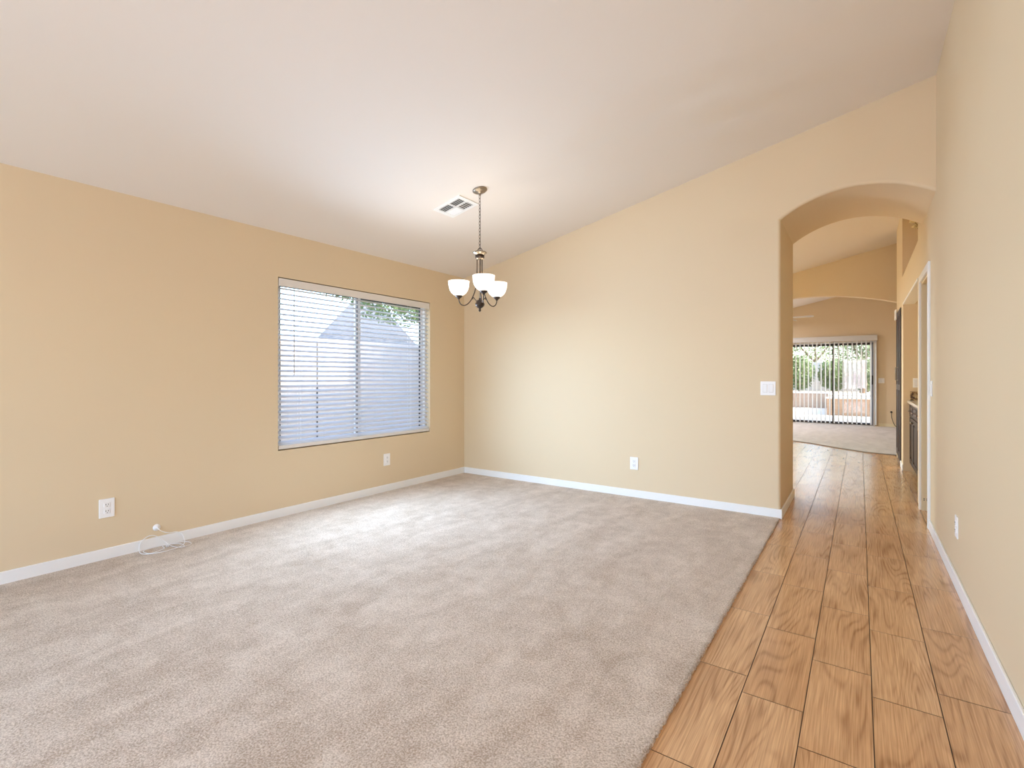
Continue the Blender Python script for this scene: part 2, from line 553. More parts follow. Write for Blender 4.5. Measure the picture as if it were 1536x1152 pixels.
# ------------------------------------------------------------------ floors
rng = random.Random(4)
mb = MB()
mb.box(XL - 0.15, XE + 0.15, YB - 0.15, YS + 0.12, -0.12, -0.004, 1)
pitch, gap, L = 0.2045, 0.0032, 0.61
known = {0: 0.489, -1: 0.039, 1: 0.045, -2: 0.24}     # joint offsets of single courses, 0 = from x .0379
for k in range(-21, 6):
    x0 = 0.0379 + pitch * k + gap / 2
    x1 = x0 + pitch - gap
    off = known.get(k, rng.choice([0.05, 0.2, 0.35, 0.5]) + rng.uniform(-.04, .04))
    y = -3.6 + (off - (-3.6)) % L - L
    while y < 10.6:
        ya, yb = y + gap / 2, y + L - gap / 2
        xa, xb = x0, x1
        y += L
        if xb < -0.56:
            ya = max(ya, YA - 0.02)
        if xa < -0.57 and xb > -0.57:
            if yb < YA: xa = -0.57
        if xa > XR - 0.01:
            ya = max(ya, 5.0); yb = min(yb, 9.6); xb = min(xb, 1.15)
        ya = max(ya, YB)
        if yb - ya < 0.01 or xb - xa < 0.01:
            continue
        ou, ov = rng.uniform(0, 40), rng.uniform(0, 40)
        c = rng.random()
        q = [(xa, ya), (xb, ya), (xb, yb), (xa, yb)]
        mb.face([(a, b2, 0.0) for a, b2 in q], 0, uv=[(a + ou, b2 + ov) for a, b2 in q], col=(c, c, c, 1))
floor = mb.build('floor', [M['wood'], M['grout']], fixn=False)
struct(floor, 'wood look tile floor running along the right wall and through the arch', 'floor')


def carpet(name, poly, h, mat, ragged=None):
    mb = MB()
    mb.prism(poly, 'Z', -0.003, h, 0)
    o = mb.build(name, mat)
    return o


# main carpet with a slightly ragged tufted edge along the tile
edge = []
yy = YB
while yy < YF:
    edge.append((-0.556 + rng.uniform(-0.004, 0.004), yy))
    yy += 0.012
poly = [(XL, YB)] + edge + [(-0.552, YF), (XL, YF)]
mb = MB()
mb.prism(poly, 'Z', -0.003, 0.012, 0)
for i in range(5200):        # loose tufts leaning over the cut edge
    y = rng.uniform(0.6, YF - 0.03)
    x = -0.558 + rng.uniform(-0.012, 0.004)
    dx, dy, dz = rng.uniform(-0.004, 0.009), rng.uniform(-0.006, 0.006), rng.uniform(0.002, 0.007)
    w = 0.0012
    z = 0.010
    mb.face([(x, y - w, z), (x, y + w, z), (x + dx, y + dy + w * .5, z + dz), (x + dx, y + dy - w * .5, z + dz)], 0)
carp = mb.build('carpet', M['carpet'], fixn=False)
struct(carp, 'beige cut pile carpet covering the empty room up to the tile', 'carpet')

pts = [(-4.06, 11.6), (-2.6, 11.35), (-1.6, 10.97), (-1.0, 10.67), (-0.72, 10.48), (-0.3, 10.05), (0.05, 9.76), (0.25, 9.68), (0.46, 9.64), (2.5, 9.64)]
mb = MB()
mb.prism(pts + [(2.5, YS), (XL, YS)], 'Z', -0.003, 0.012)
cf = mb.build('carpet', M['carpet_far'])
struct(cf, 'greyish carpet of the far room in front of the sliding patio door', 'carpet')
mb = MB()
mb.tube([(x, y - 0.005, 0.006) for x, y in pts[:-1]], 0.009, 6)
tr = mb.build('trim_1', plain('threshold_strip', srgb(120, 104, 88), 0.5))
struct(tr, 'dark threshold strip curving between far carpet and tile', 'trim')

# ------------------------------------------------------------------ walls
WIN = (2.336, 4.164, 0.575, 2.060)
mb = MB()
wall_grid(mb, 'X', XL, XL - 0.16, YB - 0.15, YS + 0.15, -0.05, 2.5, [WIN])
struct(mb.build('wall_left', M['wall'], merge=True), 'tan wall with the blind covered window', 'wall')

def arch_pts(xa, xb, xc, zp, Rr, n=28):
    return [(x, zp - Rr + math.sqrt(Rr * Rr - (x - xc) ** 2)) for x in [xa + (xb - xa) * i / n for i in range(n + 1)]]


# thick far wall with the arched opening at its right end, bullnose corners
bm = bmesh.new()
ap = arch_pts(-0.552, XR, -0.03, 2.715, 0.872)
outline = [(XL, -0.02), (XL, cz(XL) + 0.03), (XR, cz(XR) + 0.03)] + list(reversed(ap)) + [(-0.552, -0.02)]
fv = [bm.verts.new((x, YF, z)) for x, z in outline]
ff = bm.faces.new(fv)
ret = bmesh.ops.extrude_face_region(bm, geom=[ff])
ev = [g for g in ret['geom'] if isinstance(g, bmesh.types.BMVert)]
bmesh.ops.translate(bm, verts=ev, vec=(0, YA - YF, 0))
bm.edges.ensure_lookup_table()
def on_arch(v):
    return v.co.x > -0.553 and v.co.x < XR + 0.001 and v.co.z < 2.73
be = [e for e in bm.edges if on_arch(e.verts[0]) and on_arch(e.verts[1])
      and abs(e.verts[0].co.y - e.verts[1].co.y) < 1e-6 and not (e.verts[0].co.z < 0 and e.verts[1].co.z < 0)]
bmesh.ops.bevel(bm, geom=be, offset=0.022, segments=4, profile=0.5, affect='EDGES', clamp_overlap=True)
bmesh.ops.recalc_face_normals(bm, faces=bm.faces[:])
me = bpy.data.meshes.new('wall_far'); bm.to_mesh(me); bm.free()
me.materials.append(M['wall'])
wf = bpy.data.objects.new('wall_far', me); COL.objects.link(wf)
struct(wf, 'tan far wall with an arched opening at its right end', 'wall')

DOOR = (5.17, 5.83, -0.02, 2.06)
NICHE = (6.17, 8.12, -0.02, 2.145)
SHELF = (6.15, 8.30, 2.515, 3.385)
ALC = (8.48, 9.38, -0.02, 2.16)
mb = MB()
wall_grid(mb, 'X', XR, XR + 0.12, YB - 0.15, 9.52, -0.05, 3.55, [DOOR, NICHE, SHELF, ALC])
struct(mb.build('wall_right', M['wall'], merge=True), 'tall tan wall along the right side with door and niche openings', 'wall')

# recesses behind the right wall
def recess(name, hole, x1, label, floor_=False):
    a0, a1, z0, z1 = hole
    mb = MB()
    x0 = XR + 0.12
    t = 0.05
    mb.box(x0, x1 + t, a0 - t, a0, z0 - t, z1 + t)
    mb.box(x0, x1 + t, a1, a1 + t, z0 - t, z1 + t)
    mb.box(x1, x1 + t, a0, a1, z0 - t, z1 + t)
    mb.box(x0, x1, a0, a1, z1, z1 + t)
    if floor_:
        mb.box(x0, x1, a0, a1, z0 - t, z0)
    return struct(mb.build(name, M['wall']), label, 'wall')


recess('wall_niche', NICHE, 1.08, 'tan lining of the counter niche beyond the arch')
recess('wall_shelf', SHELF, 1.08, 'tan lining of the high plant shelf recess', True)
recess('wall_alcove', ALC, 1.10, 'tan lining of the alcove behind the tall dark cabinet')
recess('wall_closet', DOOR, 1.10, 'tan lining of the small room behind the cased doorway')

# header wall with a shallow arch, walls of the far room
ap2 = [(x, 2.655 - (x + 0.8) ** 2 / 8.4) for x in [-2.5 + 3.4 * i / 40 for i in range(41)]]
poly = [(XL, 0), (XL, cz(XL) + 0.02), (XE, cz(XE) + 0.02), (XE, 0), (0.9, 0)] + list(reversed(ap2)) + [(-2.5, 0)]
mb = MB()
mb.prism(poly, 'Y', YH0, YH1)
struct(mb.build('wall_header', M['wall']), 'tan cross wall with a wide shallow arch before the far room', 'wall')

SD = (-1.54, 0.30, -0.02, 2.08)
mb = MB()
wall_grid(mb, 'Y', YS, YS + 0.15, XL - 0.16, XE + 0.15, -0.05, 4.1, [SD])
struct(mb.build('wall_patio', M['wall'], merge=True), 'tan end wall holding the sliding patio door', 'wall')
mb = MB()
mb.box(XE, XE + 0.15, 9.40, YS, -0.05, 4.1)
mb.box(XR + 0.10, XE + 0.15, 9.43, 9.52, -0.05, 4.1)
struct(mb.build('wall_family', M['wall']), 'side wall of the far room, hidden behind the right wall', 'wall')
mb = MB()
wall_grid(mb, 'Y', YB, YB - 0.15, XL - 0.16, XR + 0.12, -0.05, 3.55, [(-3.7, -1.7, 0.55, 2.15), (-1.25, 0.25, 0.55, 2.15)])
struct(mb.build('wall_rear', M['wall'], merge=True), 'tan wall with two windows behind the camera', 'wall')

# ceiling: one sloping plane
mb = MB()
x0, x1 = XL - 0.16, XE + 0.15
mb.prism([(x0, cz(x0)), (x1, cz(x1)), (x1, cz(x1) + 0.2), (x0, cz(x0) + 0.2)], 'Y', YB - 0.15, YS + 0.15)
struct(mb.build('ceiling', M['ceiling']), 'white vaulted ceiling rising from the window wall to the right', 'ceiling')
# roof with eave over the window side; the higher block is added, unseen, to shade the fence
mb = MB()
mb.prism([(-4.62, 2.52), (x1, cz(x1) + 0.22), (x1, cz(x1) + 0.4), (-4.62, 2.68)], 'Y', YB - 0.6, YS + 0.15)
mb.box(-4.58, -3.4, 5.66, 12.0, 2.80, 4.6)
struct(mb.build('roof', M['roof_tile']), 'roof of the house above the room, with an added block shading the fence', 'roof')

# ------------------------------------------------------------------ baseboards and door trim
BH, BT = 0.083, 0.013
def bb(name, x0, x1, y0, y1, label, mat='white_trim', h=BH):
    mb = MB()
    mb.rbox(x0, x1, y0, y1, 0.0, h, 0.004)
    return struct(mb.build(name, M[mat]), label, 'baseboard')


bb('baseboard_left', XL, XL + BT, YB, YF, 'white baseboard under the window wall')
bb('baseboard_far', XL + BT, -0.552 + BT, YF - BT, YF, 'white baseboard along the far wall up to the arch')
bb('baseboard_jamb', -0.552, -0.552 + BT, YF, YA, 'baseboard wrapping the left side of the arch')
bb('baseboard_right', XR - BT, XR, YB, 5.095, 'white baseboard along the right wall')
bb('baseboard_strip', XR - BT, XR, 8.12, 8.48, 'short baseboard between counter niche and tall dark cabinet')
bb('baseboard_patio', 0.36, XE, YS - BT, YS, 'pale baseboard right of the sliding door', 'cream_trim')

mb = MB()
CW = 0.062
mb.rbox(XR - 0.016, XR + 0.001, DOOR[0] - CW, DOOR[0], 0.0, DOOR[3] + CW, 0.004)
mb.rbox(XR - 0.016, XR + 0.001, DOOR[0], DOOR[1], DOOR[3], DOOR[3] + CW, 0.004)
mb.rbox(XR - 0.016, XR + 0.001, DOOR[1], DOOR[1] + CW, 0.0, DOOR[3] + CW, 0.004)
casing = mb.build('trim_2', M['white_trim'])
struct(casing, 'white casing around the doorway just inside the arch', 'trim')
mb = MB()
mb.box(XR + 0.002, XR + 0.13, DOOR[0] - 0.001, DOOR[0] + 0.018, 0, DOOR[3])
mb.box(XR + 0.002, XR + 0.13, DOOR[1] - 0.018, DOOR[1] + 0.001, 0, DOOR[3])
mb.box(XR + 0.002, XR + 0.13, DOOR[0] + 0.018, DOOR[1] - 0.018, DOOR[3] - 0.018, DOOR[3] + 0.001)
mb.box(XR + 0.045, XR + 0.08, DOOR[1] - 0.030, DOOR[1] - 0.018, 0, DOOR[3] - 0.018)
jamb = mb.build('door_jamb', M['cream_trim'], casing)
mb = MB()
for z in (0.095, 0.108):
    for x in (0.475, 0.495):
        mb.lathe([(0.0045, -0.001), (0.0045, 0.002), (0, 0.002)], 8, (x, DOOR[1] - 0.0185, z), M=Matrix.Rotation(R(90), 3, 'X'))
mb.build('hinge_screw', M['dark_slot'], casing)
# white strip painted in place of the lit soffit edge over the niche
mb = MB()
mb.rbox(XR - 0.006, XR + 0.12, NICHE[0] - 0.02, NICHE[1], NICHE[3] - 0.012, NICHE[3] + 0.012, 0.005)
struct(mb.build('lit_edge_strip', M['white_trim']), 'white strip standing in for the lit soffit edge over the counter niche', 'trim')

# ------------------------------------------------------------------ window_1
win = empty('window_1', (XL - 0.095, (WIN[0] + WIN[1]) / 2, WIN[2]))
struct(win, 'wide two pane sliding window in the left wall', 'window')
W2 = (WIN[1] - WIN[0]) / 2
Hh = WIN[3] - WIN[2]
mb = MB()
fr = 0.026
mb.box(-0.035, 0.035, -W2, -W2 + fr, 0, Hh); mb.box(-0.035, 0.035, W2 - fr, W2, 0, Hh)
mb.box(-0.035, 0.035, -W2 + fr, W2 - fr, 0, fr); mb.box(-0.035, 0.035, -W2 + fr, W2 - fr, Hh - fr, Hh)
mb.build('window_frame', M['vinyl'], win)
mid = 3.225 - (WIN[0] + WIN[1]) / 2
def sash(y0, y1, x):
    mb = MB()
    s = 0.030
    z0, z1 = fr, Hh - fr
    mb.box(x - .012, x + .012, y0, y0 + s, z0, z1); mb.box(x - .012, x + .012, y1 - s, y1, z0, z1)
    mb.box(x - .012, x + .012, y0 + s, y1 - s, z0, z0 + s); mb.box(x - .012, x + .012, y0 + s, y1 - s, z1 - s, z1)
    so = mb.build('sash', M['vinyl'], win)
    g = MB()
    k = 0.010
    g.box(x - .008, x + .008, y0 + s, y0 + s + k, z0 + s, z1 - s); g.box(x - .008, x + .008, y1 - s - k, y1 - s, z0 + s, z1 - s)
    g.box(x - .008, x + .008, y0 + s + k, y1 - s - k, z1 - s - k, z1 - s)
    g.build('gasket', M['gasket'], so)
    p = MB()
    p.box(x - .003, x + .003, y0 + s + k, y1 - s - k, z0 + s, z1 - s - k)
    p.build('pane', M['glass'], so)


sash(-W2 + fr, mid + 0.02, 0.012)
sash(mid - 0.02, W2 - fr, -0.014)

# ------------------------------------------------------------------ window blind
bl = empty('window_blind', (XL - 0.030, (WIN[0] + WIN[1]) / 2, WIN[2]))
tag(bl, 'white horizontal slat blind with open slats in the left window', 'blind')
bw = W2 - 0.008
mb = MB()
mb.rbox(0.012, 0.032, -bw, bw, Hh - 0.074, Hh - 0.008, 0.004)
mb.build('valance', M['valance'], bl)
mb = MB()
mb.box(-0.030, 0.010, -bw + .004, bw - .004, Hh - 0.052, Hh - 0.010)
mb.build('head_rail', M['white_plastic'], bl)
mb = MB()
ns, tilt = 31, R(24)
z_lo, z_hi = 0.062, Hh - 0.092
for i in range(ns):
    z = z_lo + (z_hi - z_lo) * i / (ns - 1)
    # curved 50 mm slat, room side edge lower
    prof = []
    for j in range(5):
        t = -0.025 + 0.05 * j / 4
        cr = 0.0022 * (1 - (t / 0.025) ** 2)
        prof.append((t * math.cos(tilt) + cr * math.sin(tilt), -t * math.sin(tilt) + cr * math.cos(tilt)))
    th = 0.0026
    up = [(-bw + .006, p[0], z + p[1] + th / 2) for p in prof]
    vs, fs = [], []
    for y in (-bw + .006, bw - .006):
        for p in prof: vs.append((p[0], y, z + p[1] + th / 2))
        for p in prof: vs.append((p[0], y, z + p[1] - th / 2))
    for j in range(4):
        fs.append((j, j + 1, 10 + j + 1, 10 + j)); fs.append((5 + j + 1, 5 + j, 15 + j, 15 + j + 1))
        fs.append((j + 1, j, 5 + j, 5 + j + 1)); fs.append((10 + j, 10 + j + 1, 15 + j + 1, 15 + j))
    fs.append((0, 10, 15, 5)); fs.append((14, 4, 9, 19))
    mb.raw(vs, fs, 0, False)
mb.build('slat_panel', M['blind'], bl)
mb = MB()
mb.rbox(-0.026, 0.026, -bw, bw, 0.010, 0.044, 0.006)
mb.build('bottom_rail', M['valance'], bl)
for y in (-0.70, -0.10, 0.62):
    mb = MB()
    for x in (-0.0265, 0.0265):
        mb.tube([(x, y, 0.04), (x, y, Hh - 0.05)], 0.0011, 5)
    for y2 in (y + 0.012,):
        mb.tube([(0.0, y2, 0.04), (0.0, y2, Hh - 0.05)], 0.0009, 5)
    mb.build('ladder_cord', M['cord'], bl)
mb = MB()
mb.tube([(0.036, -bw + 0.135, Hh - 0.085), (0.036, -bw + 0.135, Hh - 0.84)], 0.0042, 6)
mb.build('tilt_wand', M['wand'], bl)

# ------------------------------------------------------------------ electrical plates
def outlet(loc, rz, label):
    o = empty('wall_outlet', loc, (0, 0, rz))
    tag(o, label, 'outlet', group='white duplex outlets low on the walls')
    mb = MB(); mb.rbox(-0.042, 0.042, -0.007, 0.0, -0.062, 0.062, 0.003)
    mb.build('cover_plate', M['white_plastic'], o)
    for s in (-1, 1):
        mb = MB(); mb.rbox(-0.017, 0.017, -0.010, -0.006, s * 0.021 - 0.0145, s * 0.021 + 0.0145, 0.003)
        r = mb.build('receptacle', M['white_plastic'], o)
        mb = MB()
        for x in (-0.0065, 0.0065):
            mb.box(x - 0.0014, x + 0.0014, -0.0108, -0.0098, s * 0.021 - 0.001, s * 0.021 + 0.008)
        mb.lathe([(0.0026, -0.0004), (0.0026, 0.0006), (0, 0.0006)], 8, (0, -0.0102, s * 0.021 - 0.008), M=Matrix.Rotation(R(90), 3, 'X'))
        mb.build('slot', M['dark_slot'], r)
    return o


outlet((XL, 1.159, 0.345), R(90), 'white duplex outlet on the window wall left of the coiled cable')
outlet((XL, 3.523, 0.342), R(90), 'white duplex outlet on the wall below the window')
outlet((-1.843, YF, 0.345), 0, 'white duplex outlet low on the far wall')
outlet((XR, 3.79, 0.350), R(-90), 'white duplex outlet low on the tall right wall')


def switch(loc, rz, gangs, label, kind='rocker'):
    o = empty('light_switch', loc, (0, 0, rz))
    tag(o, label, 'light switch', group='white switch plates')
    w = 0.036 + 0.023 * (gangs - 1) + 0.0
    mb = MB(); mb.rbox(-w, w, -0.007, 0.0, -0.060, 0.060, 0.003)
    mb.build('cover_plate', M['white_plastic'], o)
    for g in range(gangs):
        x = (g - (gangs - 1) / 2) * 0.046
        mb = MB()
        Mx = Matrix.Translation((x, -0.0075, 0)) @ Matrix.Rotation(R(4), 4, 'X')
        mb.rbox(-0.0165, 0.0165, -0.003, 0.002, -0.033, 0.033, 0.0015, M=Mx)
        mb.build('rocker', M['white_plastic'], o)
        mb = MB()
        e = 0.0012
        mb.box(x - 0.0165 - e, x + 0.0165 + e, -0.0073, -0.0069, -0.033 - e, 0.033 + e)
        mb.build('rocker_gap', plain('grey_gap', srgb(176, 172, 166), 0.6) if 'grey_gap' not in bpy.data.materials else bpy.data.materials['grey_gap'], o)
    return o


switch((-0.646, YF, 1.108), 0, 2, 'white double rocker switch on the far wall beside the arch')
switch((XR, 5.01, 1.116), R(-90), 1, 'white switch plate on the right wall under the arch')
switch((0.425, YS, 1.115), 0, 2, 'white switch plate right of the sliding patio door')
switch((0.590, NICHE[1], 1.13), 0, 1, 'white plate in the counter niche above the granite')

# round cable plate and the coiled cable below it
cb = empty('cable', (XL, 1.443, 0.0))
tag(cb, 'thin white cable coiled on the carpet below a round wall plug', 'cable')
mb = MB()
mb.lathe([(0.0, 0.0), (0.024, 0.0), (0.024, 0.003), (0.017, 0.007), (0.008, 0.008), (0.0065, 0.014), (0, 0.014)], 20, (0, 0, 0.147), M=Matrix.Rotation(R(90), 3, 'Y'))
mb.build('wall_plug', M['white_plastic'], cb)
def smooth(pts, n=8):
    pts = [Vector(p) for p in pts]
    out = []
    for i in range(len(pts) - 1):
        p0, p1, p2, p3 = pts[max(i - 1, 0)], pts[i], pts[i + 1], pts[min(i + 2, len(pts) - 1)]
        for k in range(n):
            t = k / n
            out.append(0.5 * ((2 * p1) + (p2 - p0) * t + (2 * p0 - 5 * p1 + 4 * p2 - p3) * t * t + (3 * p1 - p0 - 3 * p2 + p3) * t ** 3))
    out.append(pts[-1])
    return out


mb = MB()
path = [(0.012, 0.0, 0.147), (0.030, 0.015, 0.125), (0.034, 0.06, 0.100), (0.028, 0.12, 0.090), (0.04, 0.15, 0.06), (0.10, 0.135, 0.016),
        (0.16, 0.06, 0.016), (0.17, -0.04, 0.017), (0.11, -0.12, 0.017), (0.035, -0.115, 0.03), (0.022, -0.10, 0.075), (0.022, -0.05, 0.105),
        (0.024, 0.0, 0.085), (0.05, 0.04, 0.04), (0.10, 0.06, 0.017), (0.17, 0.09, 0.017), (0.15, 0.16, 0.017), (0.07, 0.16, 0.017), (0.04, 0.09, 0.020), (0.05, 0.02, 0.022),
        (0.12, 0.0, 0.021), (0.15, -0.09, 0.021), (0.06, -0.10, 0.02), (0.03, -0.03, 0.02), (0.07, 0.08, 0.024), (0.14, 0.11, 0.024), (0.19, 0.10, 0.02)]
mb.tube(smooth(path, 7), 0.0024, 6)
mb.build('cord', M['white_plastic'], cb)
mb = MB()
for k in range(3):
    mb.tube([(0.085 + 0.007 * math.cos(a), 0.03 + k * .006, 0.024 + 0.008 * math.sin(a)) for a in [2 * PI * i / 10 for i in range(11)]], 0.002, 5, caps=False)
mb.build('tie', M['white_plastic'], cb)

# ------------------------------------------------------------------ ceiling vent
sl = math.atan(SL)
vc = (-2.89, 3.283)
vent = empty('air_vent', (vc[0], vc[1], cz(vc[0])), (0, -sl, 0))
tag(vent, 'white square louvered air register on the sloped ceiling beside the lamp', 'air vent')
mb = MB()
a, b_ = 0.153, 0.128
ia, ib = 0.118, 0.096
mb.box(-a, a, -b_, -ib, -0.008, 0); mb.box(-a, a, ib, b_, -0.008, 0)
mb.box(-a, -ia, -ib, ib, -0.008, 0); mb.box(ia, a, -ib, ib, -0.008, 0)
mb.box(-0.008, 0.008, -ib, ib, -0.008, -0.001)
mb.box(-ia, ia, -0.006, 0.006, -0.008, -0.001)
mb.build('vent_frame', M['white_trim'], vent)
mb = MB()
mb.box(-ia, ia, -ib, ib, -0.0012, -0.0002)  # dark backing plate, its colour stands in for shade inside the duct
mb.build('shaded_backing', plain('duct_shade', srgb(98, 94, 84), 0.8), vent)
def louvers(x0, x1, y0, y1, along, sgn, n):
    mb = MB()
    for i in range(n):
        t = (i + 0.5) / n
        if along == 'X':
            y = y0 + (y1 - y0) * t
            Mx = Matrix.Translation(((x0 + x1) / 2, y, -0.006)) @ Matrix.Rotation(sgn * R(28), 4, 'X')
            mb.box(-(x1 - x0) / 2, (x1 - x0) / 2, -(y1 - y0) / n * .36, (y1 - y0) / n * .36, -0.0007, 0.0007, M=Mx)
        else:
            x = x0 + (x1 - x0) * t
            Mx = Matrix.Translation((x, (y0 + y1) / 2, -0.006)) @ Matrix.Rotation(sgn * R(28), 4, 'Y')
            mb.box(-(x1 - x0) / n * .36, (x1 - x0) / n * .36, -(y1 - y0) / 2, (y1 - y0) / 2, -0.0007, 0.0007, M=Mx)
    mb.build('louver', M['white_trim'], vent)


louvers(-ia, -0.008, -ib, -0.006, 'X', 1, 4)
louvers(0.008, ia, -ib, -0.006, 'X', 1, 4)
louvers(0.008, ia, 0.006, ib, 'Y', 1, 5)
louvers(-ia, -0.008, 0.006, ib, 'X', -1, 4)

# ------------------------------------------------------------------ chandelier
CX, CY = -2.588, 3.239
ch = empty('chandelier', (CX, CY, 0.0))
tag(ch, 'bronze chandelier with three lit white glass bowls hanging on a chain', 'chandelier')
zc = cz(CX)
mb = MB()
mb.lathe([(0.0, 0.0), (0.061, 0.0), (0.062, -0.006), (0.056, -0.012), (0.038, -0.022), (0.016, -0.028), (0.012, -0.034), (0, -0.034)], 32,
         (0, 0, zc + 0.001), M=Matrix.Rotation(-sl, 3, 'Y'))
mb.lathe([(0.0, -0.030), (0.009, -0.032), (0.009, -0.046), (0, -0.048)], 12, (0, 0, zc))
mb.build('canopy', M['nickel'], ch)
mb = MB()
z, k = zc - 0.040, 0
while z > 2.275:
    hz, hw = 0.0165, 0.0075
    pts2 = []
    for i in range(13):
        t = 2 * PI * i / 12
        px, pz = hw * math.cos(t), hz * math.sin(t)
        pts2.append((px, 0, z - hz + pz) if k % 2 == 0 else (0, px, z - hz + pz))
    mb.tube(pts2, 0.0021, 6, caps=False)
    z -= 0.0275; k += 1
mb.build('chain', M['bronze'], ch)
mb = MB()
mb.tube([(0.026 * math.cos(t), 0, 2.246 + 0.030 * math.sin(t)) for t in [PI * i / 12 for i in range(13)]], 0.003, 8)
mb.build('loop', M['bronze'], ch)
mb = MB()
mb.lathe([(0.0, 2.250), (0.030, 2.250), (0.050, 2.246), (0.058, 2.240), (0.059, 2.234), (0.050, 2.229), (0.045, 2.222), (0.040, 2.218), (0, 2.218)], 32)
mb.build('cap', M['nickel'], ch)
mb = MB()
mb.lathe([(0.0, 2.218), (0.037, 2.218), (0.038, 2.196), (0.035, 2.190), (0, 2.190)], 28)
mb.lathe([(0.0, 2.190), (0.034, 2.190), (0.030, 2.183), (0, 2.183)], 28, mi=1)
mb.build('collar', [M['bronze'], M['nickel']], ch)
mb = MB()
mb.tube([(0, 0, 2.186), (0, 0, 1.83)], 0.005, 8)
mb.build('stem', M['nickel'], ch)
mb = MB()
mb.lathe([(0.0, 1.862), (0.008, 1.860), (0.010, 1.846), (0.024, 1.842), (0.032, 1.834), (0.034, 1.822), (0.040, 1.812), (0.036, 1.796), (0.022, 1.782), (0.010, 1.776), (0.008, 1.768), (0.011, 1.760), (0.007, 1.750), (0, 1.747)], 24)
mb.build('hub', M['bronze'], ch)
RA = 0.188
for ang in (198, 78, -42):
    ca, sa = math.cos(R(ang)), math.sin(R(ang))
    def rp(r, z, t=0.0):
        return (r * ca - t * sa, r * sa + t * ca, z)
    mb = MB()
    prof = [(0.024, 2.186), (0.024, 2.12), (0.025, 2.05), (0.028, 1.99), (0.038, 1.94), (0.054, 1.893), (0.078, 1.848), (0.108, 1.817), (0.140, 1.806), (0.168, 1.816), (0.184, 1.840), (RA, 1.866)]
    mb.tube(smooth([rp(r, z) for r, z in prof], 5), 0.0042, 8)
    arm = mb.build('arm', M['bronze'], ch)
    mb = MB()
    mb.tube(smooth([rp(r, z) for r, z in ((0.026, 1.836), (0.042, 1.852), (0.056, 1.868), (0.064, 1.862), (0.061, 1.853))], 5), 0.0034, 7)
    mb.build('scroll', M['bronze'], arm)
    mb = MB()
    mb.lathe([(0.0, 1.858), (0.008, 1.860), (0.012, 1.868), (0.024, 1.876), (0.030, 1.884), (0.030, 1.890), (0, 1.890)], 20, rp(RA, 0))
    mb.build('cup', M['bronze'], arm)
    mb = MB()
    prof = [(0.026, 1.888), (0.044, 1.897), (0.062, 1.913), (0.076, 1.936), (0.085, 1.965), (0.090, 2.010)]
    inn = [(r - 0.004, z + (0.003 if i < 4 else 0)) for i, (r, z) in enumerate(prof)]
    mb.lathe([(0, 1.887)] + prof + list(reversed(inn)) + [(0, 1.891)], 32, rp(RA, 0))
    mb.build('shade', M['shade'], arm)
    p = rp(RA, 1.985)
    light('chandelier_bulb', 'POINT', (CX + p[0], CY + p[1], p[2]), (0, 0, 0), *LIT['bulbs'], shadow_soft_size=0.035)

# ------------------------------------------------------------------ hall: counter, cabinet, tall cabinet, flowers
CF = 0.520     # cabinet front plane
bc = empty('base_cabinet', (CF, (NICHE[0] + NICHE[1]) / 2, 0.0))
tag(bc, 'dark base cabinet with drawers over panel doors in the niche past the arch', 'cabinet')
y0, y1 = NICHE[0] + 0.005 - bc.location.y, NICHE[1] - 0.005 - bc.location.y
mb = MB()
mb.box(0.02, 0.55, y0, y1, 0.10, 0.868)
mb.box(0.075, 0.55, y0, y1, 0.0, 0.10)
mb.build('carcass', M['espresso'], bc)
nd = 4
dw = (y1 - y0) / nd
for i in range(nd):
    a0, a1 = y0 + dw * i + 0.004, y0 + dw * (i + 1) - 0.004
    mb = MB(); mb.rbox(0.0, 0.0199, a0, a1, 0.705, 0.860, 0.003)
    mb.rbox(-0.004, 0.001, a0 + 0.03, a1 - 0.03, 0.735, 0.83, 0.003)
    d = mb.build('drawer', M['espresso'], bc)
    ym = (a0 + a1) / 2
    mb = MB()
    mb.tube([(-0.003, ym - 0.05, 0.782), (-0.026, ym - 0.05, 0.782)], 0.004, 8)
    mb.tube([(-0.003, ym + 0.05, 0.782), (-0.026, ym + 0.05, 0.782)], 0.004, 8)
    mb.tube([(-0.027, ym - 0.065, 0.782), (-0.027, ym + 0.065, 0.782)], 0.0045, 8)
    mb.build('pull', M['nickel'], d)
    mb = MB()
    s = 0.06
    mb.rbox(0.0, 0.0199, a0, a0 + s, 0.112, 0.695, 0.003); mb.rbox(0.0, 0.0199, a1 - s, a1, 0.112, 0.695, 0.003)
    mb.rbox(0.0, 0.0199, a0 + s, a1 - s, 0.112, 0.112 + s, 0.003); mb.rbox(0.0, 0.0199, a0 + s, a1 - s, 0.695 - s, 0.695, 0.003)
    mb.rbox(0.008, 0.0195, a0 + s - .001, a1 - s + .001, 0.112 + s - .001, 0.695 - s + .001, 0.002)
    mb.rbox(0.003, 0.009, a0 + s + 0.025, a1 - s - 0.025, 0.112 + s + .025, 0.695 - s - .025, 0.004)
    d = mb.build('door', M['espresso'], bc)
    mb = MB()
    kx = a1 - 0.03 if i % 2 == 0 else a0 + 0.03
    mb.lathe([(0.006, 0.0), (0.006, 0.012), (0.014, 0.018), (0.012, 0.026), (0, 0.028)], 14, (0, kx, 0.655), M=Matrix.Rotation(R(-90), 3, 'Y'))
    mb.build('knob', M['nickel'], d)
mb = MB()
mb.rbox(CF - 0.022, 1.075, NICHE[0] + 0.004, NICHE[1] - 0.004, 0.869, 0.905, 0.006)
tag(mb.build('countertop', M['granite_top']), 'pale stone countertop on the dark cabinet in the niche', 'countertop')
mb = MB()
mb.rbox(CF + 0.005, 1.075, NICHE[1] - 0.024, NICHE[1] - 0.003, 0.906, 1.02, 0.003)
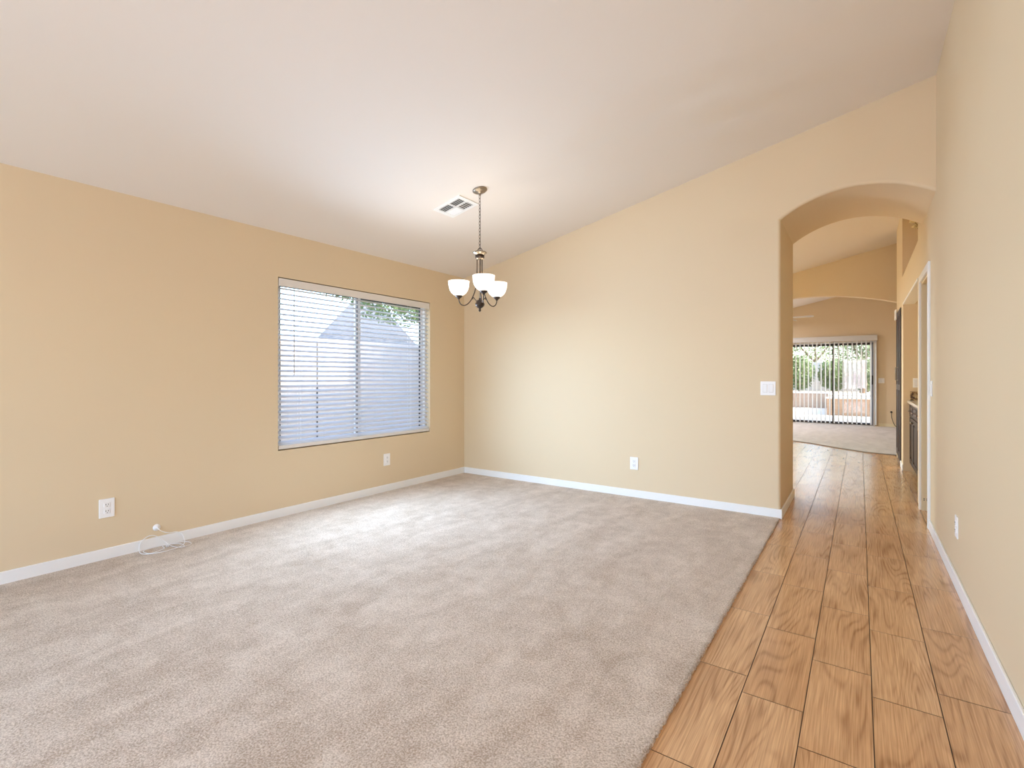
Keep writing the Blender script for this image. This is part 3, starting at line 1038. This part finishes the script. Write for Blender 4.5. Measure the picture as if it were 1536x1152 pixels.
mb.rbox(1.055, 1.0755, NICHE[0] + 0.004, NICHE[1] - 0.026, 0.906, 1.02, 0.003)
tag(mb.build('backsplash', M['granite']), 'speckled brown granite splash standing on the niche countertop', 'backsplash')

tc_ = empty('tall_cabinet', (XR - 0.012, (ALC[0] + ALC[1]) / 2, 0.0))
tag(tc_, 'tall dark brown cabinet front at the far end of the hall wall', 'cabinet')
w = (ALC[1] - ALC[0]) / 2 - 0.006
mb = MB(); mb.box(0.022, 0.6, -w, w, 0.0, 2.15)
mb.build('carcass', M['espresso'], tc_)
for s in (-1, 1):
    a0, a1 = (-w, -0.003) if s < 0 else (0.003, w)
    mb = MB()
    mb.rbox(0.0, 0.0215, a0, a0 + 0.07, 0.08, 2.14, 0.003); mb.rbox(0.0, 0.0215, a1 - 0.07, a1, 0.08, 2.14, 0.003)
    for zz in (0.08, 1.02, 2.06):
        mb.rbox(0.0, 0.0215, a0 + .07, a1 - .07, zz, zz + 0.08, 0.003)
    mb.rbox(0.008, 0.021, a0 + .069, a1 - .069, 0.1, 2.1, 0.002)
    d = mb.build('door', M['espresso'], tc_)
    mb = MB()
    yk = a1 - 0.035 if s < 0 else a0 + 0.035
    mb.tube([(-0.001, yk, 1.16), (-0.03, yk, 1.16), (-0.03, yk, 1.34), (-0.001, yk, 1.34)], 0.0045, 8)
    mb.build('pull', M['nickel'], d)
mb = MB()
mb.rbox(XR - 0.034, XR - 0.0125, 9.17, 9.37, 2.05, 2.19, 0.006)  # plain white box, its use unidentified
tag(mb.build('white_box', M['white_plastic']), 'small white box at the top corner of the tall dark cabinet', 'box')

# flowers on the high shelf
fl = empty('flower_arrangement', (0.70, 7.40, SHELF[2]))
tag(fl, 'cream flower spray standing in the high wall recess', 'flowers')
mb = MB()
mb.lathe([(0, 0.0), (0.05, 0.0), (0.075, 0.05), (0.08, 0.11), (0.05, 0.17), (0.04, 0.2), (0.05, 0.215), (0.044, 0.215), (0.034, 0.2), (0, 0.19)], 20)
mb.build('vase', M['vase'], fl)
rf = random.Random(9)
heads = [(-0.205, -0.03, 0.50), (-0.170, 0.05, 0.45), (-0.160, -0.02, 0.52), (-0.10, 0.12, 0.50), (-0.05, -0.05, 0.56), (0.02, -0.15, 0.48), (0.08, 0.10, 0.52)]
for hx, hy, hz in heads:
    mb = MB()
    mb.tube(smooth([(0, 0, 0.18), (hx * .3, hy * .3, 0.32), (hx * .75, hy * .75, hz - .06), (hx, hy, hz)], 5), 0.003, 6)
    stm = mb.build('stem', plain('dry_stem', srgb(120, 104, 60), 0.8) if 'dry_stem' not in bpy.data.materials else bpy.data.materials['dry_stem'], fl)
    mb = MB()
    for k in range(26):
        u = Vector((rf.uniform(-1, 1), rf.uniform(-1, 1), rf.uniform(-1, 1))).normalized()
        t = u.orthogonal().normalized(); b2 = u.cross(t)
        c = Vector((hx, hy, hz)); r = rf.uniform(0.028, 0.042)
        wv = r * 0.45
        mb.face([c, c + u * r * .6 + t * wv, c + u * r + b2 * 0.006, c + u * r * .6 - t * wv], 0, True)
    mb.build('bloom', M['petal'], stm)

# ------------------------------------------------------------------ far room: sliding door, vertical blind, fan, cable
sd = empty('door_1', ((SD[0] + SD[1]) / 2, YS, 0.0))
struct(sd, 'two panel sliding glass patio door at the end of the hall', 'door')
w = (SD[1] - SD[0]) / 2
mb = MB()
mb.box(-w, -w + 0.03, 0.03, 0.13, 0, 2.08); mb.box(w - 0.03, w, 0.0, 0.13, 0, 2.08)
mb.box(-w + .03, w - .03, 0.03, 0.13, 2.045, 2.08); mb.box(-w + .03, w - .03, -0.01, 0.13, 0.0, 0.022)
mb.build('door_frame', M['vinyl'], sd)
xm = -0.545 - sd.location.x
def dpanel(x0, x1, y, left_m, right_m):
    s = 0.055
    z0, z1 = 0.024, 2.044
    mb = MB()
    mb.box(x0, x0 + s, y - .018, y + .018, z0, z1, 0); mb.box(x1 - s, x1, y - .018, y + .018, z0, z1, 1)
    mb.box(x0 + s, x1 - s, y - .018, y + .018, z0, z0 + s, 0); mb.box(x0 + s, x1 - s, y - .018, y + .018, z1 - s, z1, 0)
    p = mb.build('door_panel', [left_m, right_m], sd)
    g = MB(); g.box(x0 + s, x1 - s, y - .004, y + .004, z0 + s, z1 - s)
    g.build('pane', M['glass'], p)
    return p


dpanel(-w + .03, xm + 0.025, 0.105, M['door_metal'], M['door_metal'])
pr = dpanel(xm - 0.03, w - .03, 0.062, M['door_metal'], M['grey_metal'])
mb = MB()
mb.rbox(w - .03 - 0.047, w - .03 - 0.008, 0.018, 0.044, 1.02, 1.24, 0.006)
mb.build('handle', M['black'], pr)

vb = empty('vertical_blind', (sd.location.x, YS - 0.07, 0.0))
tag(vb, 'white vertical vane blind hanging open over the sliding patio door', 'blind')
mb = MB()
mb.rbox(-0.98, 0.965, -0.055, -0.040, 2.085, 2.215, 0.004)
mb.rbox(-0.98, -0.962, -0.040, 0.07, 2.085, 2.215, 0.004); mb.rbox(0.947, 0.965, -0.040, 0.07, 2.085, 2.215, 0.004)
mb.build('valance', M['vane'], vb)
mb = MB(); mb.box(-0.955, 0.94, -0.018, 0.018, 2.10, 2.14)
mb.build('head_rail', M['white_plastic'], vb)
nv = 21
for i in range(nv):
    x = -0.93 + i * (1.86 / (nv - 1))
    mb = MB()
    ang = R(-70)
    prof = [(-0.0445 + 0.089 * j / 4, 0.004 * (1 - (j / 2 - 1) ** 2)) for j in range(5)]
    q = [(x + px * math.cos(ang) - py * math.sin(ang), px * math.sin(ang) + py * math.cos(ang)) for px, py in prof]
    q2 = [(x + px * math.cos(ang) - (py - .0012) * math.sin(ang), px * math.sin(ang) + (py - .0012) * math.cos(ang)) for px, py in prof]
    mb.prism(q + list(reversed(q2)), 'Z', 0.045, 2.085)
    mb.box(x - 0.006, x + 0.006, -0.001, 0.001, 2.083, 2.102)
    mb.build('vane', M['vane'], vb)

fan = empty('ceiling_fan', (-1.48, 12.7, 0.0))
tag(fan, 'white ceiling fan in the far room, one blade showing past the arch', 'fan')
zf = cz(-1.48)
mb = MB()
mb.lathe([(0, zf + 0.01), (0.07, zf + 0.01), (0.065, zf - 0.04), (0.03, zf - 0.06), (0, zf - 0.06)], 24)
mb.build('canopy', M['white_plastic'], fan)
mb = MB(); mb.tube([(0, 0, zf - 0.05), (0, 0, 2.62)], 0.012, 10)
mb.build('downrod', M['white_plastic'], fan)
mb = MB()
mb.lathe([(0, 2.63), (0.06, 2.63), (0.11, 2.60), (0.12, 2.54), (0.10, 2.50), (0.05, 2.485), (0, 2.485)], 28)
mb.build('motor', M['white_plastic'], fan)
for k in range(5):
    a = R(-4 + 72 * k)
    Rz = Matrix.Rotation(a, 4, 'Z') @ Matrix.Translation((0, 0, 2.525)) @ Matrix.Rotation(R(20), 4, 'X')
    bm = bmesh.new()
    outl = [(0.17, -0.050), (0.30, -0.062), (0.58, -0.070), (0.64, -0.055), (0.665, 0.0), (0.64, 0.055), (0.58, 0.070), (0.30, 0.062), (0.17, 0.050)]
    fv = bm.faces.new([bm.verts.new((x, y, 0)) for x, y in outl])
    r_ = bmesh.ops.extrude_face_region(bm, geom=[fv])
    bmesh.ops.translate(bm, verts=[g for g in r_['geom'] if isinstance(g, bmesh.types.BMVert)], vec=(0, 0, 0.008))
    mb = MB(); mb.bm(bm, M=Rz)
    bld = mb.build('blade', M['white_plastic'], fan)
    mb = MB(); mb.box(0.09, 0.2, -0.02, 0.02, -0.006, -0.0005, M=Rz)
    mb.build('blade_iron', M['nickel'], bld)

bc2 = empty('black_cable', (0.615, YS, 0.0))
tag(bc2, 'black cable hanging from a wall jack right of the patio door', 'cable')
mb = MB()
mb.lathe([(0, 0), (0.022, 0), (0.020, 0.012), (0.010, 0.016), (0.009, 0.03), (0, 0.03)], 14, (0, 0, 0.365), M=Matrix.Rotation(R(90), 3, 'X'))
mb.build('wall_jack', M['black'], bc2)
mb = MB()
mb.tube(smooth([(0, -0.028, 0.365), (0.0, -0.045, 0.33), (0.01, -0.05, 0.22), (0.045, -0.05, 0.10), (0.09, -0.055, 0.03), (0.16, -0.08, 0.018)], 6), 0.006, 8)
mb.build('cord', M['black'], bc2)

# ------------------------------------------------------------------ outdoors: side yard
mb = MB()
mb.box(-60, 60, -40, 90, -0.5, -0.13)
struct(mb.build('ground', M['gravel']), 'pale gravel ground of the yards', 'ground')

def fence(name, x0, x1, y0, y1, zt, label):
    o = empty(name, ((x0 + x1) / 2, (y0 + y1) / 2, -0.13))
    tag(o, label, 'fence')
    hx, hy = (x1 - x0) / 2, (y1 - y0) / 2
    mb = MB(); mb.box(-hx, hx, -hy, hy, 0, zt + 0.13 - 0.06)
    mb.build('block_wall', M['block'], o)
    mb = MB(); mb.rbox(-hx - 0.02, hx + 0.02, -hy, hy, zt + 0.13 - 0.0599, zt + 0.13, 0.01)
    mb.build('cap_course', M['block'], o)
    return o


bf = fence('block_fence', -7.06, -6.90, -4.0, 14.0, 1.80, 'pale block fence seen through the window blind')
mb = MB()
mb.box(0.0795, 0.084, -0.41, -0.385, 0.0, 1.87)
mb.build('wall_joint', M['gasket'], bf)

nh = empty('neighbour_house', (-11.86, 9.5, -0.13), (0, 0, R(-38.5)))
tag(nh, 'small grey hip roofed house behind the block fence outside the window', 'house')
mb = MB()
mb.box(-1.5, 1.4, -1.05, 1.05, 0, 2.25)
mb.build('wall', M['neighbour_wall'], nh)
mb = MB()
b4 = [(-1.8, -1.3, 2.2), (1.7, -1.3, 2.2), (1.7, 1.3, 2.2), (-1.8, 1.3, 2.2)]
r2 = [(-0.5, 0, 3.85), (0.6, 0, 3.85)]
mb.face([b4[0], b4[1], r2[1], r2[0]]); mb.face([b4[1], b4[2], r2[1]])
mb.face([b4[2], b4[3], r2[0], r2[1]]); mb.face([b4[3], b4[0], r2[0]])
mb.face(list(reversed(b4)))
mb.build('roof', M['slate'], nh)


def tree(name, loc, trunk_h, blobs, n, leaf, size, label, seed, mat, group):
    o = empty(name, loc)
    tag(o, label, 'tree', group=group)
    rr = random.Random(seed)
    mb = MB()
    top = Vector((0, 0, trunk_h))
    mb.tube(smooth([(0, 0, 0), (0.06, 0.03, trunk_h * .5), tuple(top)], 4), [0.13] * 4 + [0.11] * 4 + [0.09], 9)
    tk = mb.build('trunk', M['bark'], o)
    mb = MB()
    for (c, rad) in blobs:
        mb.tube(smooth([tuple(top), tuple((top + Vector(c)) / 2 + Vector((0, 0, 0.1))), c], 4), [0.06] * 4 + [0.035] * 4 + [0.015], 6)
    mb.build('branch', M['bark'], tk)
    mb = MB()
    for i in range(n):
        c, rad = blobs[i % len(blobs)]
        u = Vector((rr.gauss(0, 1), rr.gauss(0, 1), rr.gauss(0, 1))).normalized() * (rr.random() ** 0.45)
        p = Vector(c) + Vector((u.x * rad[0], u.y * rad[1], u.z * rad[2]))
        d = Vector((rr.uniform(-1, 1), rr.uniform(-1, 1), rr.uniform(-.8, .8))).normalized()
        t = d.orthogonal().normalized()
        l = size * rr.uniform(.6, 1.3)
        mb.face([p - d * l, p + t * l * .42, p + d * l, p - t * l * .42])
    mb.build('foliage', mat, o)
    return o


tree('shade_tree', (-8.4, 9.5, -0.13), 2.6,
     [((0.2, -3.3, 3.35), (1.0, 1.2, 0.5)), ((0.1, -1.9, 3.05), (1.0, 1.2, 0.6)), ((-0.1, -2.5, 3.8), (1.1, 1.6, 0.6)), ((0.2, -0.9, 3.1), (0.9, 1.0, 0.6)), ((0.1, -3.9, 3.7), (.9, 1.0, .5))],
     15000, leaf=True, size=0.05, label='leafy green tree hanging over the block fence outside the window', seed=3, mat=M['leaf'], group='yard trees')

# ------------------------------------------------------------------ outdoors: back yard
mb = MB()
mb.box(-6, 5, YS + 0.15, 18.6, -0.2, -0.04)
struct(mb.build('patio_slab', M['concrete']), 'concrete patio outside the sliding door', 'patio')
pc = empty('patio_cover', (-0.5, 16.83, 0.0))
tag(pc, 'stucco patio cover shading the slab outside the sliding door', 'patio cover')
mb = MB(); mb.box(-5.4, 5.4, -1.58, 1.6, 2.62, 2.8)
mb.build('cover_roof', M['stucco'], pc)
for x in (-4.8, 3.6):
    mb = MB(); mb.rbox(x - .18, x + .18, 1.2, 1.56, -0.04, 2.62, 0.02)
    mb.build('post', M['stucco'], pc)

def planter(name, x0, x1, y0, y1, z, label):
    o = empty(name, ((x0 + x1) / 2, y0, -0.13))
    tag(o, label, 'retaining wall')
    hx = (x1 - x0) / 2
    mb = MB(); mb.box(-hx, hx, 0, 0.2, 0, z + 0.07)
    mb.build('block_face', M['retaining'], o)
    mb = MB(); mb.rbox(-hx - .02, hx + .02, -0.03, 0.23, z + 0.0701, z + 0.13, 0.01)
    mb.build('cap_course', M['block'], o)
    return o


planter('planter_wall', -0.95, 3.0, 20.6, 20.8, 0.50, 'tan block planter wall behind the right half of the patio door')
planter('planter_wall', -6.0, -1.1, 25.0, 25.2, 0.55, 'grey brown block planter wall farther back behind the left half of the patio door')
mb = MB()
mb.box(-0.95, 3.0, 20.82, 25.0, -0.13, 0.40)
mb.box(-12, 12, 25.2, 31.7, -0.13, 0.45)
struct(mb.build('raised_bed', M['gravel']), 'raised gravel bed of the back yard', 'ground')
fence('block_fence', -14, 14, 31.8, 32.0, 2.0, 'long block fence at the back of the yard behind the patio door')
kw = dict(leaf=True, size=0.09, group='yard trees')
tree('shade_tree', (-4.2, 29.0, 0.45), 1.3, [((0, 0, 2.4), (1.5, 1.3, 1.1)), ((0.9, 0.2, 3.2), (1.4, 1.2, 0.9)), ((-.9, 0, 3.2), (1.2, 1.2, 1.0))], 4200,
     label='bluish green tree behind the left half of the patio door', seed=11, mat=M['leaf'], **kw)
tree('shade_tree', (0.1, 28.0, 0.45), 1.1, [((0, 0, 2.0), (1.4, 1.2, 1.1)), ((-.7, 0.2, 3.1), (1.3, 1.2, 0.9)), ((.6, 0, 3.2), (1.3, 1.2, 1.0))], 4200,
     label='pale green tree behind the right half of the patio door', seed=12, mat=M['leaf_pale'], **kw)
tree('shade_tree', (-2.2, 35.0, -0.13), 2.2, [((0, 0, 3.2), (2.4, 1.6, 1.2)), ((1.4, 0, 4.0), (1.6, 1.4, 1.0)), ((-1.5, 0, 3.8), (1.6, 1.4, 1.0))], 4200,
     label='wide green tree beyond the back fence, seen at the middle of the patio door', seed=13, mat=M['leaf'], **kw)


def bush(loc, rad, n, label, seed, mat):
    o = empty('shrub', loc)
    tag(o, label, 'shrub', group='shrubs in the raised bed')
    rr = random.Random(seed)
    mb = MB()
    for k in range(7):
        a = 2 * PI * k / 7
        mb.tube(smooth([(0.03 * math.cos(a), .03 * math.sin(a), 0), (.2 * rad[0] * math.cos(a), .2 * rad[1] * math.sin(a), rad[2] * .8), (.5 * rad[0] * math.cos(a), .5 * rad[1] * math.sin(a), rad[2] * 1.5)], 3), 0.02, 5)
    mb.build('stem', M['bark'], o)
    mb = MB()
    for i in range(n):
        u = Vector((rr.gauss(0, 1), rr.gauss(0, 1), rr.gauss(0, 1))).normalized() * (rr.random() ** 0.4)
        p = Vector((u.x * rad[0], u.y * rad[1], rad[2] * 1.02 + u.z * rad[2]))
        d = Vector((rr.uniform(-1, 1), rr.uniform(-1, 1), rr.uniform(-.3, 1))).normalized()
        t = d.orthogonal().normalized()
        l = 0.09 * rr.uniform(.6, 1.3)
        mb.face([p - d * l, p + t * l * .4, p + d * l, p - t * l * .4])
    mb.build('foliage', mat, o)


bush((-2.62, 30.3, 0.45), (0.72, 0.7, 0.95), 2200, 'tall dark green shrub behind the left edge of the patio door', 21, M['leaf'])
bush((-1.12, 30.6, 0.45), (0.70, 0.7, 0.85), 2000, 'rounded green shrub behind the middle stile of the patio door', 22, M['leaf'])
bush((0.26, 30.4, 0.45), (0.62, 0.7, 0.75), 2200, 'low pale shrub behind the right edge of the patio door', 23, M['leaf_pale'])
